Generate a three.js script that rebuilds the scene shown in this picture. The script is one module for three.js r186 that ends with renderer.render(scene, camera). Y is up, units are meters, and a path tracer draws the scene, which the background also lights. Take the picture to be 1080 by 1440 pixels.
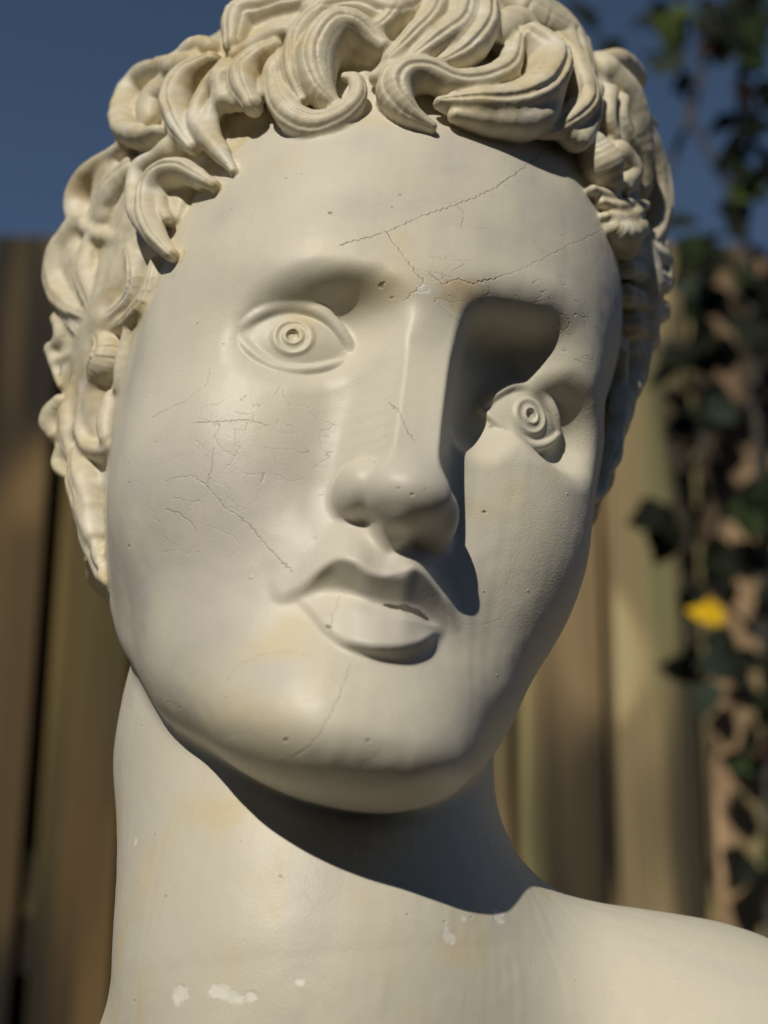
import * as THREE from 'three';
import { mergeGeometries } from 'three/addons/utils/BufferGeometryUtils.js';

// ------------------------------------------------------------------ camera, sky, sun, exposure
const W = 768, H = 1024, rad = Math.PI / 180;
const scene = new THREE.Scene();
const renderer = new THREE.WebGLRenderer({ antialias: true });
renderer.setSize(W, H);
renderer.toneMapping = THREE.LinearToneMapping;
renderer.toneMappingExposure = 0.73;
renderer.shadowMap.enabled = true;
const camera = new THREE.PerspectiveCamera(2 * Math.atan(720 / 2200) / rad, W / H, 0.02, 400);
camera.position.set(0, 1.0, 0);
camera.rotation.set(16 * rad, 0, 0.8 * rad, 'XYZ');
camera.focus = 0.425;
camera.userData.fStop = 8.5;
camera.updateMatrixWorld(true);

const SUN = new THREE.Vector3(-0.255, 0.625, 0.735).normalize();
const sun = new THREE.DirectionalLight(new THREE.Color(1, 0.93, 0.8), 4.2);
sun.position.copy(SUN).multiplyScalar(20).add(new THREE.Vector3(0, 1, -0.5));
sun.target.position.set(0, 1, -0.5);
sun.castShadow = true;
sun.shadow.mapSize.set(4096, 4096);
Object.assign(sun.shadow.camera, { left: -5, right: 5, top: 5, bottom: -5, near: 1, far: 40 });
scene.add(sun, sun.target);

{ // a clear deep blue sky, paler towards the horizon
  const w = 64, h = 128, data = new Float32Array(w * h * 4);
  for (let y = 0; y < h; y++) {
    const el = ((y + 0.5) / h - 0.5) * 180, t = Math.max(0, el) / 90, k = Math.pow(1 - t, 3);
    for (let x = 0; x < w; x++) {
      const i = (y * w + x) * 4;
      data[i] = 0.10 + 0.78 * k; data[i + 1] = 0.19 + 1.25 * k; data[i + 2] = 0.36 + 2.2 * k; data[i + 3] = 1;
    }
  }
  const sky = new THREE.DataTexture(data, w, h, THREE.RGBAFormat, THREE.FloatType);
  sky.mapping = THREE.EquirectangularReflectionMapping; sky.magFilter = THREE.LinearFilter; sky.needsUpdate = true;
  scene.background = sky; scene.environment = sky;
  scene.backgroundIntensity = scene.environmentIntensity = 0.18;
}

// ------------------------------------------------------------------ helpers
let seed = 7;
const rnd = () => { seed = (seed * 1664525 + 1013904223) >>> 0; return seed / 4294967296; };
const clamp = (x, a, b) => Math.min(b, Math.max(a, x)), mix = (a, b, t) => a + (b - a) * t;
const sstep = (a, b, x) => { const t = clamp((x - a) / (b - a), 0, 1); return t * t * (3 - 2 * t); };
const hash = (x, y, z) => { let n = Math.imul(x, 374761393) + Math.imul(y, 668265263) + Math.imul(z, 1274126177) | 0; n = Math.imul(n ^ n >>> 13, 1103515245); return ((n ^ n >>> 16) >>> 0) / 4294967296; };
function noise3(x, y, z) {
  const i = Math.floor(x), j = Math.floor(y), k = Math.floor(z); let f = x - i, g = y - j, h = z - k;
  f = f * f * (3 - 2 * f); g = g * g * (3 - 2 * g); h = h * h * (3 - 2 * h);
  const L = (a, b, t) => a + (b - a) * t;
  return L(L(L(hash(i, j, k), hash(i + 1, j, k), f), L(hash(i, j + 1, k), hash(i + 1, j + 1, k), f), g), L(L(hash(i, j, k + 1), hash(i + 1, j, k + 1), f), L(hash(i, j + 1, k + 1), hash(i + 1, j + 1, k + 1), f), g), h) * 2 - 1;
}
function tag(o, label, category, group, kind) { Object.assign(o.userData, label && { label }, category && { category }, group && { group }, kind && { kind }); return o; }
const names = {};
function numbered(n) { const k = names[n] = (names[n] ?? -1) + 1; return k ? n + '_' + String(k).padStart(3, '0') : n; }
function shade(o) { o.traverse((m) => { if (m.isMesh) { m.castShadow = true; m.receiveShadow = true; } }); return o; }

//SET0
// ------------------------------------------------------------------ ground, fence and climbing plant
function grainTexture(w, h, f, srgb) {
  const d = new Uint8Array(w * h * 4);
  for (let y = 0; y < h; y++) for (let x = 0; x < w; x++) { const c = f(x / w, y / h), i = (y * w + x) * 4; d[i] = clamp(c[0], 0, 1) * 255; d[i + 1] = clamp(c[1], 0, 1) * 255; d[i + 2] = clamp(c[2], 0, 1) * 255; d[i + 3] = 255; }
  const t = new THREE.DataTexture(d, w, h); t.wrapS = t.wrapT = THREE.RepeatWrapping; t.magFilter = THREE.LinearFilter; t.minFilter = THREE.LinearMipmapLinearFilter; t.generateMipmaps = true; if (srgb) t.colorSpace = THREE.SRGBColorSpace; t.needsUpdate = true; return t;
}
{ // ground: one sheet of trodden earth and gravel to the horizon
  const g = new THREE.PlaneGeometry(300, 300, 1, 1); g.rotateX(-Math.PI / 2);
  const uv = g.attributes.uv; for (let i = 0; i < uv.count; i++) uv.setXY(i, uv.getX(i) * 150, uv.getY(i) * 150);
  const t = grainTexture(256, 256, (u, v) => { const n = 0.5 + 0.25 * noise3(u * 12, v * 12, 1) + 0.3 * noise3(u * 70, v * 70, 5); return [0.5 * (0.7 + 0.5 * n), 0.43 * (0.7 + 0.5 * n), 0.31 * (0.7 + 0.5 * n)]; }, true);
  const m = new THREE.Mesh(g, new THREE.MeshStandardMaterial({ map: t, roughness: 0.95 })); m.name = 'ground'; tag(m, null, null, null, 'structure'); scene.add(shade(m));
}
const FZ = -1.9, PITCH = 0.116, GAP0 = -0.417;
{
  const fence = new THREE.Group(); fence.name = 'wooden_fence'; fence.position.set(0, 0, FZ); scene.add(fence);
  tag(fence, 'tall weathered wooden board fence out of focus behind the white bust', 'fence');
  const woods = [];
  for (let k = 0; k < 4; k++) woods.push(grainTexture(128, 512, (u, v) => {
    const wob = 0.35 * noise3(u * 3, v * 4, 20 + k), ring = noise3(u * 16 + wob * 6, v * 2.2, 3 + k * 7) * 0.5 + noise3(u * 40 + wob * 9, v * 3, 9 + k) * 0.3;
    const blot = sstep(-0.1, 0.7, noise3(u * 2.2, v * 7, 41 + k * 3)), green = sstep(0, 0.7, noise3(u * 1.8, v * 4, 70 + k)), pale = sstep(0.25, 0.7, noise3(u * 2.5, v * 9, 90 + k));
    const b = 0.78 + 0.18 * ring - 0.46 * blot + 0.3 * pale;
    return [b * (0.97 - 0.1 * green), b * (0.93 - 0.02 * green), b * (0.84 - 0.06 * green)];
  }, true));
  const tone = (i) => { // board colours: darker browns on the left, paler ones on the right
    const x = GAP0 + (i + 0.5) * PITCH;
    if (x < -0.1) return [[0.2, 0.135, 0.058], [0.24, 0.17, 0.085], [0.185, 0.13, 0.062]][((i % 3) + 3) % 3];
    if (i === 5) return [0.46, 0.36, 0.225]; if (i === 6) return [0.48, 0.41, 0.265]; if (i === 7) return [0.56, 0.41, 0.29];
    return [[0.39, 0.3, 0.18], [0.43, 0.33, 0.21], [0.4, 0.32, 0.195]][((i % 3) + 3) % 3];
  };
  const bevel = (w, h, d) => { const s = new THREE.Shape(), x = w / 2; s.moveTo(-x, 0); s.lineTo(x, 0); s.lineTo(x, h); s.lineTo(-x, h); s.closePath(); const g = new THREE.ExtrudeGeometry(s, { depth: d - 0.004, bevelEnabled: true, bevelSize: 0.002, bevelThickness: 0.002, bevelSegments: 1, bevelOffset: -0.002 }); g.translate(0, 0, -d + 0.002); const p = g.attributes.position, uv = g.attributes.uv; for (let i = 0; i < p.count; i++) uv.setXY(i, p.getX(i) / w * 0.98 + 0.5 + p.getZ(i) * 3, p.getY(i) / 2); return g; };
  const full = bevel(PITCH - 0.014, 1.9, 0.018), slim = bevel(PITCH - 0.02, 1.9, 0.018), back = bevel(PITCH - 0.02, 1.9, 0.014);
  for (let i = -14; i < 20; i++) {
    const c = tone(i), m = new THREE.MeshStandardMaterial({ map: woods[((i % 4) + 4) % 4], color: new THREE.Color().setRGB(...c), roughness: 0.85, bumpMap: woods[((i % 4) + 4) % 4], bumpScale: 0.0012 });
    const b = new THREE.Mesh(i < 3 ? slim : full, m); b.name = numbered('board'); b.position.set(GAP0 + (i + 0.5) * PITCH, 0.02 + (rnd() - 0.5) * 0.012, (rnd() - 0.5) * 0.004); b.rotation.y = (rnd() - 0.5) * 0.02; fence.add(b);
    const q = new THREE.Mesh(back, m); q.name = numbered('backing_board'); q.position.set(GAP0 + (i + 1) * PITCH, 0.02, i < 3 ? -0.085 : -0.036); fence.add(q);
  }
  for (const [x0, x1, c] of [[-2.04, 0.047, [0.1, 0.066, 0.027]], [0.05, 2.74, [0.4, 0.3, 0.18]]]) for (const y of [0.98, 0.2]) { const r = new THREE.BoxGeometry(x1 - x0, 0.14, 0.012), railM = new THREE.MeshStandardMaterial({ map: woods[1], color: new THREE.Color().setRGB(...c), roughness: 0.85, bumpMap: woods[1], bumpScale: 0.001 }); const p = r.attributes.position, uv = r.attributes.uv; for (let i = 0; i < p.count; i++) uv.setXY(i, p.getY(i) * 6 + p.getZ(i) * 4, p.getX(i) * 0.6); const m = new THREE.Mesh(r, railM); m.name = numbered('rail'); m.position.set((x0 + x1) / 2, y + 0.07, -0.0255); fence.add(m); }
  shade(fence);
}
{ // unseen green block added behind the camera to cut low sky and ground fill
  const g = new THREE.BoxGeometry(9, 2.6, 1, 90, 26, 10), q = g.attributes.position;
  for (let i = 0; i < q.count; i++) { const x = q.getX(i), y = q.getY(i), z = q.getZ(i), n = 0.09 * noise3(x * 3, y * 3, z * 3 + 9) + 0.05 * noise3(x * 11, y * 11, z * 11); q.setXYZ(i, x * (1 + n / 4.5), y * (1 + n / 1.3), z * (1 + n * 2)); }
  g.computeVertexNormals(); g.translate(0, 1.3, 0);
  const h = new THREE.Mesh(g, new THREE.MeshStandardMaterial({ color: new THREE.Color(0.03, 0.045, 0.018), roughness: 0.95 })); h.name = 'hedge'; h.position.set(0, 0, 2.4); scene.add(shade(h)); tag(h, 'long clipped dark green hedge facing the bust', 'hedge');
}
{ // a climber with dark leaves on the right of the fence
  const plant = new THREE.Group(); plant.name = 'climbing_plant'; plant.position.set(0.55, 0, FZ + 0.12); scene.add(plant);
  tag(plant, 'dark-leaved climbing plant with one yellow leaf on the right side of the fence', 'climbing plant');
  const T = new THREE.Matrix4().copy(camera.matrixWorld), P0 = plant.position;
  const place = (u, v, z) => { const d = new THREE.Vector3((u - 540) / 2200, -(v - 720) / 2200, -1).transformDirection(T); return d.multiplyScalar(z / d.z).add(camera.position).sub(P0); };
  const leafGeo = (k) => { // a pointed oval blade folded along its rib, curling at the tip
    const p = [], uv = [], ix = [], n = 7, r = [0, 0.34, 0.5, 0.52, 0.42, 0.25, 0.02];
    for (let i = 0; i < n; i++) { const t = i / (n - 1), w = r[i] * (k ? 0.8 : 1), z = -0.28 * t * t * (0.6 + k * 0.5); for (const s of [-1, -0.5, 0, 0.5, 1]) { p.push(s * w + 0.05 * Math.sin(i * 2 + k), t, z + Math.abs(s) * w * (0.35 - 0.15 * k) + 0.03 * Math.sin(i * 2.4 + s * 3)); uv.push(s * 0.5 + 0.5, t); } }
    for (let i = 0; i < n - 1; i++) for (let j = 0; j < 4; j++) { const a = i * 5 + j; ix.push(a, a + 1, a + 5, a + 1, a + 6, a + 5); }
    const g = new THREE.BufferGeometry(); g.setAttribute('position', new THREE.Float32BufferAttribute(p, 3)); g.setAttribute('uv', new THREE.Float32BufferAttribute(uv, 2)); g.setIndex(ix); g.computeVertexNormals(); return g;
  };
  const geos = [leafGeo(0), leafGeo(1), leafGeo(2)];
  const mat = (c, r = 0.75) => new THREE.MeshPhysicalMaterial({ color: new THREE.Color().setRGB(...c), roughness: r, specularIntensity: 0.35, side: THREE.DoubleSide });
  const mats = [mat([0.012, 0.016, 0.008]), mat([0.010, 0.012, 0.007]), mat([0.025, 0.042, 0.014]), mat([0.06, 0.085, 0.02]), mat([0.035, 0.018, 0.01]), mat([0.03, 0.042, 0.03])];
  const yellow = mat([0.6, 0.38, 0.008], 0.6);
  const leaf = (pos, size, m, face) => {
    const o = new THREE.Mesh(geos[(rnd() * 3) | 0], m); o.name = numbered('leaf'); o.position.copy(pos); o.scale.setScalar(size);
    o.rotation.set(face ? -0.4 : -0.9 + rnd() * 1.3, (rnd() - 0.5) * 2, face ?? rnd() * 6.28, 'YXZ'); plant.add(o); return o;
  };
  // clusters where the photograph shows foliage: middle, half extents, leaves, nearest and farthest distance
  const C = [[1040, 35, 70, 55, 46], [940, 20, 40, 26, 9], [842, 45, 16, 26, 4], [1062, 180, 32, 90, 30], [965, 105, 35, 35, 7], [1005, 322, 60, 16, 11], [1070, 420, 18, 70, 10], [1000, 405, 26, 26, 4], [975, 432, 16, 16, 3], [1010, 488, 55, 10, 8], [948, 520, 10, 14, 2], [988, 590, 12, 40, 5], [965, 625, 16, 14, 3], [942, 715, 12, 12, 5], [1078, 690, 10, 50, 5], [1050, 765, 26, 14, 4], [1025, 828, 45, 14, 7], [1016, 935, 38, 34, 13], [1082, 930, 8, 70, 6], [1082, 1080, 8, 40, 4], [1066, 1235, 22, 50, 10], [1140, 300, 35, 300, 26], [1145, 900, 35, 400, 24]];
  for (const [u, v, ru, rv, n] of C) for (let i = 0; i < n * (v > 250 ? 0.55 : 0.75); i++) {
    const a = rnd() * 6.28, q = Math.sqrt(rnd()), m = mats[Math.min(5, (rnd() * rnd() * 7.5) | 0)];
    leaf(place(u + Math.cos(a) * q * ru, v + Math.sin(a) * q * rv, FZ + 0.06 + rnd() * 0.2), 0.028 + rnd() * 0.028, m);
  }
  for (const [u, v, s, a] of [[1022, 874, 0.042, 0.95], [1004, 858, 0.034, 1.2]]) { const o = leaf(place(u, v, FZ + 0.24), s, yellow, a); tag(o, 'bright yellow leaf'); }
  const wood = new THREE.MeshStandardMaterial({ color: new THREE.Color(0.075, 0.07, 0.06), roughness: 0.9 });
  const stem = (pts, r) => { const c = new THREE.CatmullRomCurve3(pts.map(([u, v, z]) => place(u, v, FZ + z))), m = new THREE.Mesh(new THREE.TubeGeometry(c, 24, r, 6), wood); m.name = numbered('stem'); plant.add(m); };
  stem([[1070, 2400, 0.1], [1085, 1400, 0.08], [1075, 900, 0.07], [1060, 500, 0.09], [1040, 200, 0.1], [1050, -60, 0.12]], 0.006);
  stem([[1075, 900, 0.07], [1020, 850, 0.1], [1000, 820, 0.15]], 0.003);
  stem([[1060, 500, 0.08], [1000, 485, 0.09], [912, 487, 0.1]], 0.004);
  stem([[1060, 560, 0.08], [1000, 600, 0.09], [975, 660, 0.1], [945, 705, 0.1]], 0.0025);
  stem([[925, 275, 0.1], [955, 200, 0.1], [978, 140, 0.1], [1000, 20, 0.1]], 0.005);
  stem([[1035, 290, 0.1], [1000, 220, 0.1], [972, 165, 0.1], [950, 60, 0.1]], 0.004);
  shade(plant);
}
//SET1
// ------------------------------------------------------------------ the bust, as a signed distance field in the head's own frame (mm)
// x to the statue's left, y up through the crown, z out of the face; the origin is between the ears at eye height
const Rhw = new THREE.Matrix4(), TH = new THREE.Vector3(-0.0186, 0.0094, -0.5013);
{
  const ry = new THREE.Matrix4().makeRotationY(14 * rad), rx = new THREE.Matrix4().makeRotationX(-24 * rad), rz = new THREE.Matrix4().makeRotationZ(-9 * rad);
  const m = rz.multiply(rx).multiply(ry); m.setPosition(TH);
  Rhw.multiplyMatrices(camera.matrixWorld, m);              // head frame (m) to world
}
const HEAD = new THREE.Vector3().setFromMatrixPosition(Rhw);
const inv = new THREE.Matrix4().copy(Rhw).invert();
const fromWorld = (x, y, z) => { const v = new THREE.Vector3(HEAD.x + x / 1000, HEAD.y + y / 1000, HEAD.z + z / 1000).applyMatrix4(inv); return [v.x * 1000, v.y * 1000, v.z * 1000]; };

const smin = (a, b, k) => { if (k <= 0) return a < b ? a : b; const h = k - Math.abs(a - b); return (a < b ? a : b) - (h > 0 ? h * h / (4 * k) : 0); };
const smax = (a, b, k) => { if (k <= 0) return a > b ? a : b; const h = k - Math.abs(a - b); return (a > b ? a : b) + (h > 0 ? h * h / (4 * k) : 0); };
const ops = [];
const add = (k, f, id = 0) => ops.push({ k, f, id, sub: 0 }), cut = (k, f) => ops.push({ k, f, id: -1, sub: 1 });
// many equal elements (cones, triangles, lock segments) packed into one array and joined by a plain minimum
const packed = (one, stride, items) => {
  const n = items.length, P = new Float64Array(n * stride); items.forEach((t, i) => P.set(t, i * stride));
  const f = (x, y, z) => { let d = 1e9; for (let i = 0, o = 0; i < n; i++, o += stride) { const v = one(P, o, x, y, z); if (v < d) d = v; } return d; };
  f.n = n;
  f.near = (x, y, z, reach) => { // its value, and the function without the elements too far away to matter
    let d = 1e9; const e = items.map((t, i) => { const v = one(P, i * stride, x, y, z); if (v < d) d = v; return v; });
    return [d, () => { const k = items.filter((t, i) => e[i] < d + reach); return k.length === n ? f : packed(one, stride, k); }];
  };
  return f;
};
const coneOne = (P, o, x, y, z) => {
  const px = x - P[o], py = y - P[o + 1], pz = z - P[o + 2], bx = P[o + 3], by = P[o + 4], bz = P[o + 5]; let t = (px * bx + py * by + pz * bz) * P[o + 6]; t = t < 0 ? 0 : t > 1 ? 1 : t;
  const ux = px - bx * t, uy = py - by * t, uz = pz - bz * t;
  return Math.sqrt(ux * ux + uy * uy + uz * uz) - P[o + 7] - P[o + 8] * t;
};
const coneItem = (a, b) => { const x = b[0] - a[0], y = b[1] - a[1], z = b[2] - a[2]; return [a[0], a[1], a[2], x, y, z, 1 / (x * x + y * y + z * z), a[3], b[3] - a[3]]; };
const triOne = (P, o, x, y, z) => {
  let best = 1e18; const nx = P[o + 9], ny = P[o + 10], nz = P[o + 11]; let inside = true;
  for (let e = 0; e < 3; e++) {
    const a = o + e * 3, b = o + ((e + 1) % 3) * 3, px = x - P[a], py = y - P[a + 1], pz = z - P[a + 2], ex = P[b] - P[a], ey = P[b + 1] - P[a + 1], ez = P[b + 2] - P[a + 2];
    if ((ny * ez - nz * ey) * px + (nz * ex - nx * ez) * py + (nx * ey - ny * ex) * pz < 0) inside = false;
    let t = (px * ex + py * ey + pz * ez) / (ex * ex + ey * ey + ez * ez); t = t < 0 ? 0 : t > 1 ? 1 : t;
    const ux = px - ex * t, uy = py - ey * t, uz = pz - ez * t, d = ux * ux + uy * uy + uz * uz; if (d < best) best = d;
  }
  if (inside) { const h = (x - P[o]) * nx + (y - P[o + 1]) * ny + (z - P[o + 2]) * nz; return Math.abs(h) - P[o + 12]; }
  return Math.sqrt(best) - P[o + 12];
};
const triItem = (a, b, c, r) => { const n = new THREE.Vector3().crossVectors(new THREE.Vector3(b[0] - a[0], b[1] - a[1], b[2] - a[2]), new THREE.Vector3(c[0] - a[0], c[1] - a[1], c[2] - a[2])).normalize(); return [...a.slice(0, 3), ...b.slice(0, 3), ...c.slice(0, 3), n.x, n.y, n.z, r]; };
const ell = (cx, cy, cz, rx, ry, rz) => (x, y, z) => {
  const a = (x - cx) / rx, b = (y - cy) / ry, c = (z - cz) / rz, l = Math.sqrt(a * a + b * b + c * c);
  const d = a / rx, e = b / ry, f = c / rz, g = Math.sqrt(d * d + e * e + f * f);
  return g < 1e-9 ? -Math.min(rx, ry, rz) : l * (l - 1) / g;
};
const len3 = (a, b, c) => Math.sqrt(a * a + b * b + c * c);
const box4 = (cx, cy, cz, rx, ry, rz) => (x, y, z) => { const a = (x - cx) / rx, b = (y - cy) / ry, c = (z - cz) / rz, q = Math.sqrt(Math.sqrt(a * a * a * a + b * b * b * b + c * c * c * c)); return (q - 1) * Math.min(rx, ry, rz) * 0.9; };   // a squarish ellipsoid
const sph = (cx, cy, cz, r) => (x, y, z) => len3(x - cx, y - cy, z - cz) - r;
const cone = (a, ra, b, rb) => { // capsule whose radius changes along it
  const bx = b[0] - a[0], by = b[1] - a[1], bz = b[2] - a[2], q = 1 / (bx * bx + by * by + bz * bz), ax = a[0], ay = a[1], az = a[2], dr = rb - ra;
  return (x, y, z) => {
    const px = x - ax, py = y - ay, pz = z - az; let t = (px * bx + py * by + pz * bz) * q; t = t < 0 ? 0 : t > 1 ? 1 : t;
    const ux = px - bx * t, uy = py - by * t, uz = pz - bz * t;
    return Math.sqrt(ux * ux + uy * uy + uz * uz) - ra - dr * t;
  };
};
const chain = (pts) => packed(coneOne, 9, pts.slice(1).map((b, i) => coneItem(pts[i], b)));   // points [x, y, z, r]
const smooth = (pts, n) => { // Catmull-Rom through points of any dimension
  const out = [], m = pts.length - 1;
  for (let i = 0; i < m; i++) for (let j = 0; j < n; j++) {
    const t = j / n, a = pts[Math.max(0, i - 1)], b = pts[i], c = pts[i + 1], d = pts[Math.min(m, i + 2)];
    out.push(b.map((_, q) => 0.5 * (2 * b[q] + (c[q] - a[q]) * t + (2 * a[q] - 5 * b[q] + 4 * c[q] - d[q]) * t * t + (3 * b[q] - a[q] - 3 * c[q] + d[q]) * t * t * t)));
  }
  out.push(pts[m].slice()); return out;
};
const net = (rows, r, k) => { // a sheet of triangles through rows of points, thickened to r and blended along its creases
  const T = [], R = rows.map((p) => smooth(p, 4));
  for (let i = 0; i + 1 < R.length; i++) for (let j = 0; j + 1 < R[i].length; j++) { const a = R[i][j], b = R[i][j + 1], c = R[i + 1][j], d = R[i + 1][j + 1]; T.push([a, b, c], [b, d, c]); }
  return packed(triOne, 13, T.map((t) => triItem(...t, r)));
};
const table = (ys, vs) => { // smooth lookup at half-millimetre steps
  const p = smooth(ys.map((y, i) => [y, vs[i]]), 24).sort((a, b) => a[0] - b[0]), lo = p[0][0], n = Math.ceil((p[p.length - 1][0] - lo) * 2), t = new Float32Array(n + 2);
  for (let i = 0, j = 0; i <= n + 1; i++) { const y = lo + i / 2; while (j < p.length - 2 && p[j + 1][0] < y) j++; const u = clamp((y - p[j][0]) / (p[j + 1][0] - p[j][0]), 0, 1); t[i] = mix(p[j][1], p[j + 1][1], u); }
  return (y) => { const q = clamp((y - lo) * 2, 0, n), i = q | 0; return t[i] + (t[i + 1] - t[i]) * (q - i); };
};

// skull and face
const wT = table([-135, -120, -110, -95, -80, -60, -40, -20, 0, 20, 40, 60, 80, 95, 110, 125], [18, 31, 39, 47, 54, 59.5, 64, 67, 69, 70.5, 71, 68, 61, 51, 36, 10]);
const wideT = table([-10, 10, 20, 40, 60, 80, 95, 110, 125], [0, 1, 3, 8, 12.5, 16, 17, 12, 4]);   // the left temple is fuller
const zT = table([-135, -120, -110, -95, -80, -60, -40, -20, 0, 20, 40, 60, 80, 95, 110, 125], [86, 97, 99, 91, 90.5, 91, 88, 90, 96, 100.5, 99.5, 95.5, 89.5, 85, 76, 46]);
add(0, (x, y, z) => {
  const w = wT(y) + (x > 0 && y > -10 ? wideT(y) * sstep(-10, 45, x) : 0), dz = z - 5, d = dz > 0 ? zT(y) - 5 : 70, a = Math.abs(x) / w, b = Math.abs(dz) / d, q = a * a * Math.sqrt(a) + b * b * Math.sqrt(b);   // a squarish oval
  let v = (q < 1.5 ? (q - 1) * 0.4 : 0.2 + (Math.sqrt(q) - 1.2247) * 0.8) * Math.min(w, d) * 0.9;
  if (y > 120) v = Math.max(v, y - 125); if (y < -130) v = Math.max(v, -135 - y);
  return v;
});
cut(24, (x, y, z) => 0.94 * (y + 123.5) + 0.34 * (z - 92));                 // under the jaw
cut(18, (x, y, z) => 0.7 * (y + 99) + 0.714 * (z - 30));               // its angle
add(20, ell(0, 30, -8, 72, 88, 98));
for (const s of [-1, 1]) {
  add(20, chain([[s * 10, 13, 87.5, 9], [s * 27, 18, 82.5, 8], [s * 44, 15, 70.5, 8], [s * 56, 7, 56, 7]]));   // brow
}
add(18, ell(26, -79, 57, 20, 20, 24)); add(18, ell(-24, -81, 54, 20, 19, 21));                                   // lower cheek
add(22, ell(0, -99.5, 80, 26, 16, 20.5));                                   // chin
add(12, ell(0, -64, 73, 26, 19, 21));                                    // around the mouth
for (const s of [-1, 1]) add(25, ell(s * 38, -30, 51, 27, 34, 31));      // cheek
for (const s of [-1, 1]) {
  if (s < 0) { const e = ell(-33, -2.4, 103, 25, 13.2, 20); cut(7, (x, y, z) => e(x, y - 0.16 * (x + 33), z)); } else { const b = box4(0, 0, 102, 22.5, 14.5, 22); cut(11, (x, y, z) => { const u = x - 27, v = y - 3.5; return b(u * 0.956 + v * 0.292, v * 0.956 - u * 0.292, z + Math.max(0, u - 4) * -0.5); }); cut(7, ell(50, -4, 87, 14, 12, 16)); }                            // eye socket
  cut(8, s < 0 ? ell(-19, 3, 102, 11, 6.5, 10) : ell(17.5, -7, 99, 9.5, 14, 24));                                // inner corner beside the nose
}
// nose: a straight ridge that leaves the forehead without a dip
add(14, chain([[0, 26, 87, 9], [-0.5, 12, 91, 8], [-1, -10, 90, 9], [-1.5, -40, 94, 10]]));
for (const s of [-1, 1]) add(16, chain([[s * 7, 2, 76, 6], [s * 11, -12, s < 0 ? 72 : 70, 8], [s * 14, -34, 71.5, 8]]));
{
  const row = (xs, zs) => [22, 10, -4, -20, -36, -47].map((y, i) => [xs[i], y, zs[i]]);
  add(4, net([row([-13, -12, -13.5, -15, -13, -10.5], [90, 88.5, 86.5, 86, 89, 94]), row([-5.5, -5.2, -5.2, -5.4, -6, -6.5], [98.5, 99.6, 101.8, 104.8, 108, 109]),
    row([6.6, 5.6, 4.7, 4, 3.8, 4.6], [98.6, 100, 102.6, 105.8, 109, 109.6]), row([12, 10, 9, 9, 10, 11.5], [90, 88, 86, 86, 89, 94])], 1.4, 4));
}
add(6, ell(-0.8, -48.4, 106.6, 10.6, 8.2, 10.4));                        // tip
add(2.2, ell(-11.9, -45.6, 97, 5.4, 7.4, 9.6));                        // wings
add(5, ell(8.8, -48.5, 97, 6.4, 7.4, 10));
add(3, chain([[-1.6, -52, 107, 4.5], [-1.6, -56.5, 98, 4.5]]));          // septum

// mouth: nets of rows across the lips (skin, border, parting; parting, ridge, lower border, hollow)
const upperLip = [
  [[-24.1, -67.7, 83.0], [-19.8, -64.3, 86.0], [-15.8, -59.8, 89.0], [-12.5, -56.1, 92.0], [-8.6, -55.0, 94.0], [-3.7, -56.0, 94.0], [0.0, -56.8, 93.5], [4.3, -57.0, 94.5], [10.1, -57.7, 92.5], [15.8, -60.8, 88.5], [21.0, -65.1, 84.5], [22.9, -69.8, 82.0]],
  [[-22.8, -73.7, 88.5], [-19.3, -71.5, 92.0], [-16.6, -68.3, 97.0], [-13.8, -66.5, 101.0], [-10.4, -67.2, 103.5], [-6.6, -69.2, 104.0], [-2.9, -69.2, 104.0], [0.5, -67.4, 105.0], [4.4, -65.6, 103.5], [9.7, -66.5, 99.5], [15.4, -68.8, 94.5], [18.6, -72.0, 90.0]],
  [[-21.1, -72.8, 85.8], [-16.8, -72.3, 88.8], [-13.5, -71.8, 91.3], [-10.4, -72.4, 93.8], [-6.8, -73.3, 95.8], [-2.9, -74.7, 97.3], [0.8, -74.9, 97.8], [4.3, -74.6, 97.8], [8.3, -74.2, 95.8], [13.0, -74.8, 92.3], [16.4, -74.4, 88.8], [18.4, -73.8, 86.3]]];
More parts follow.
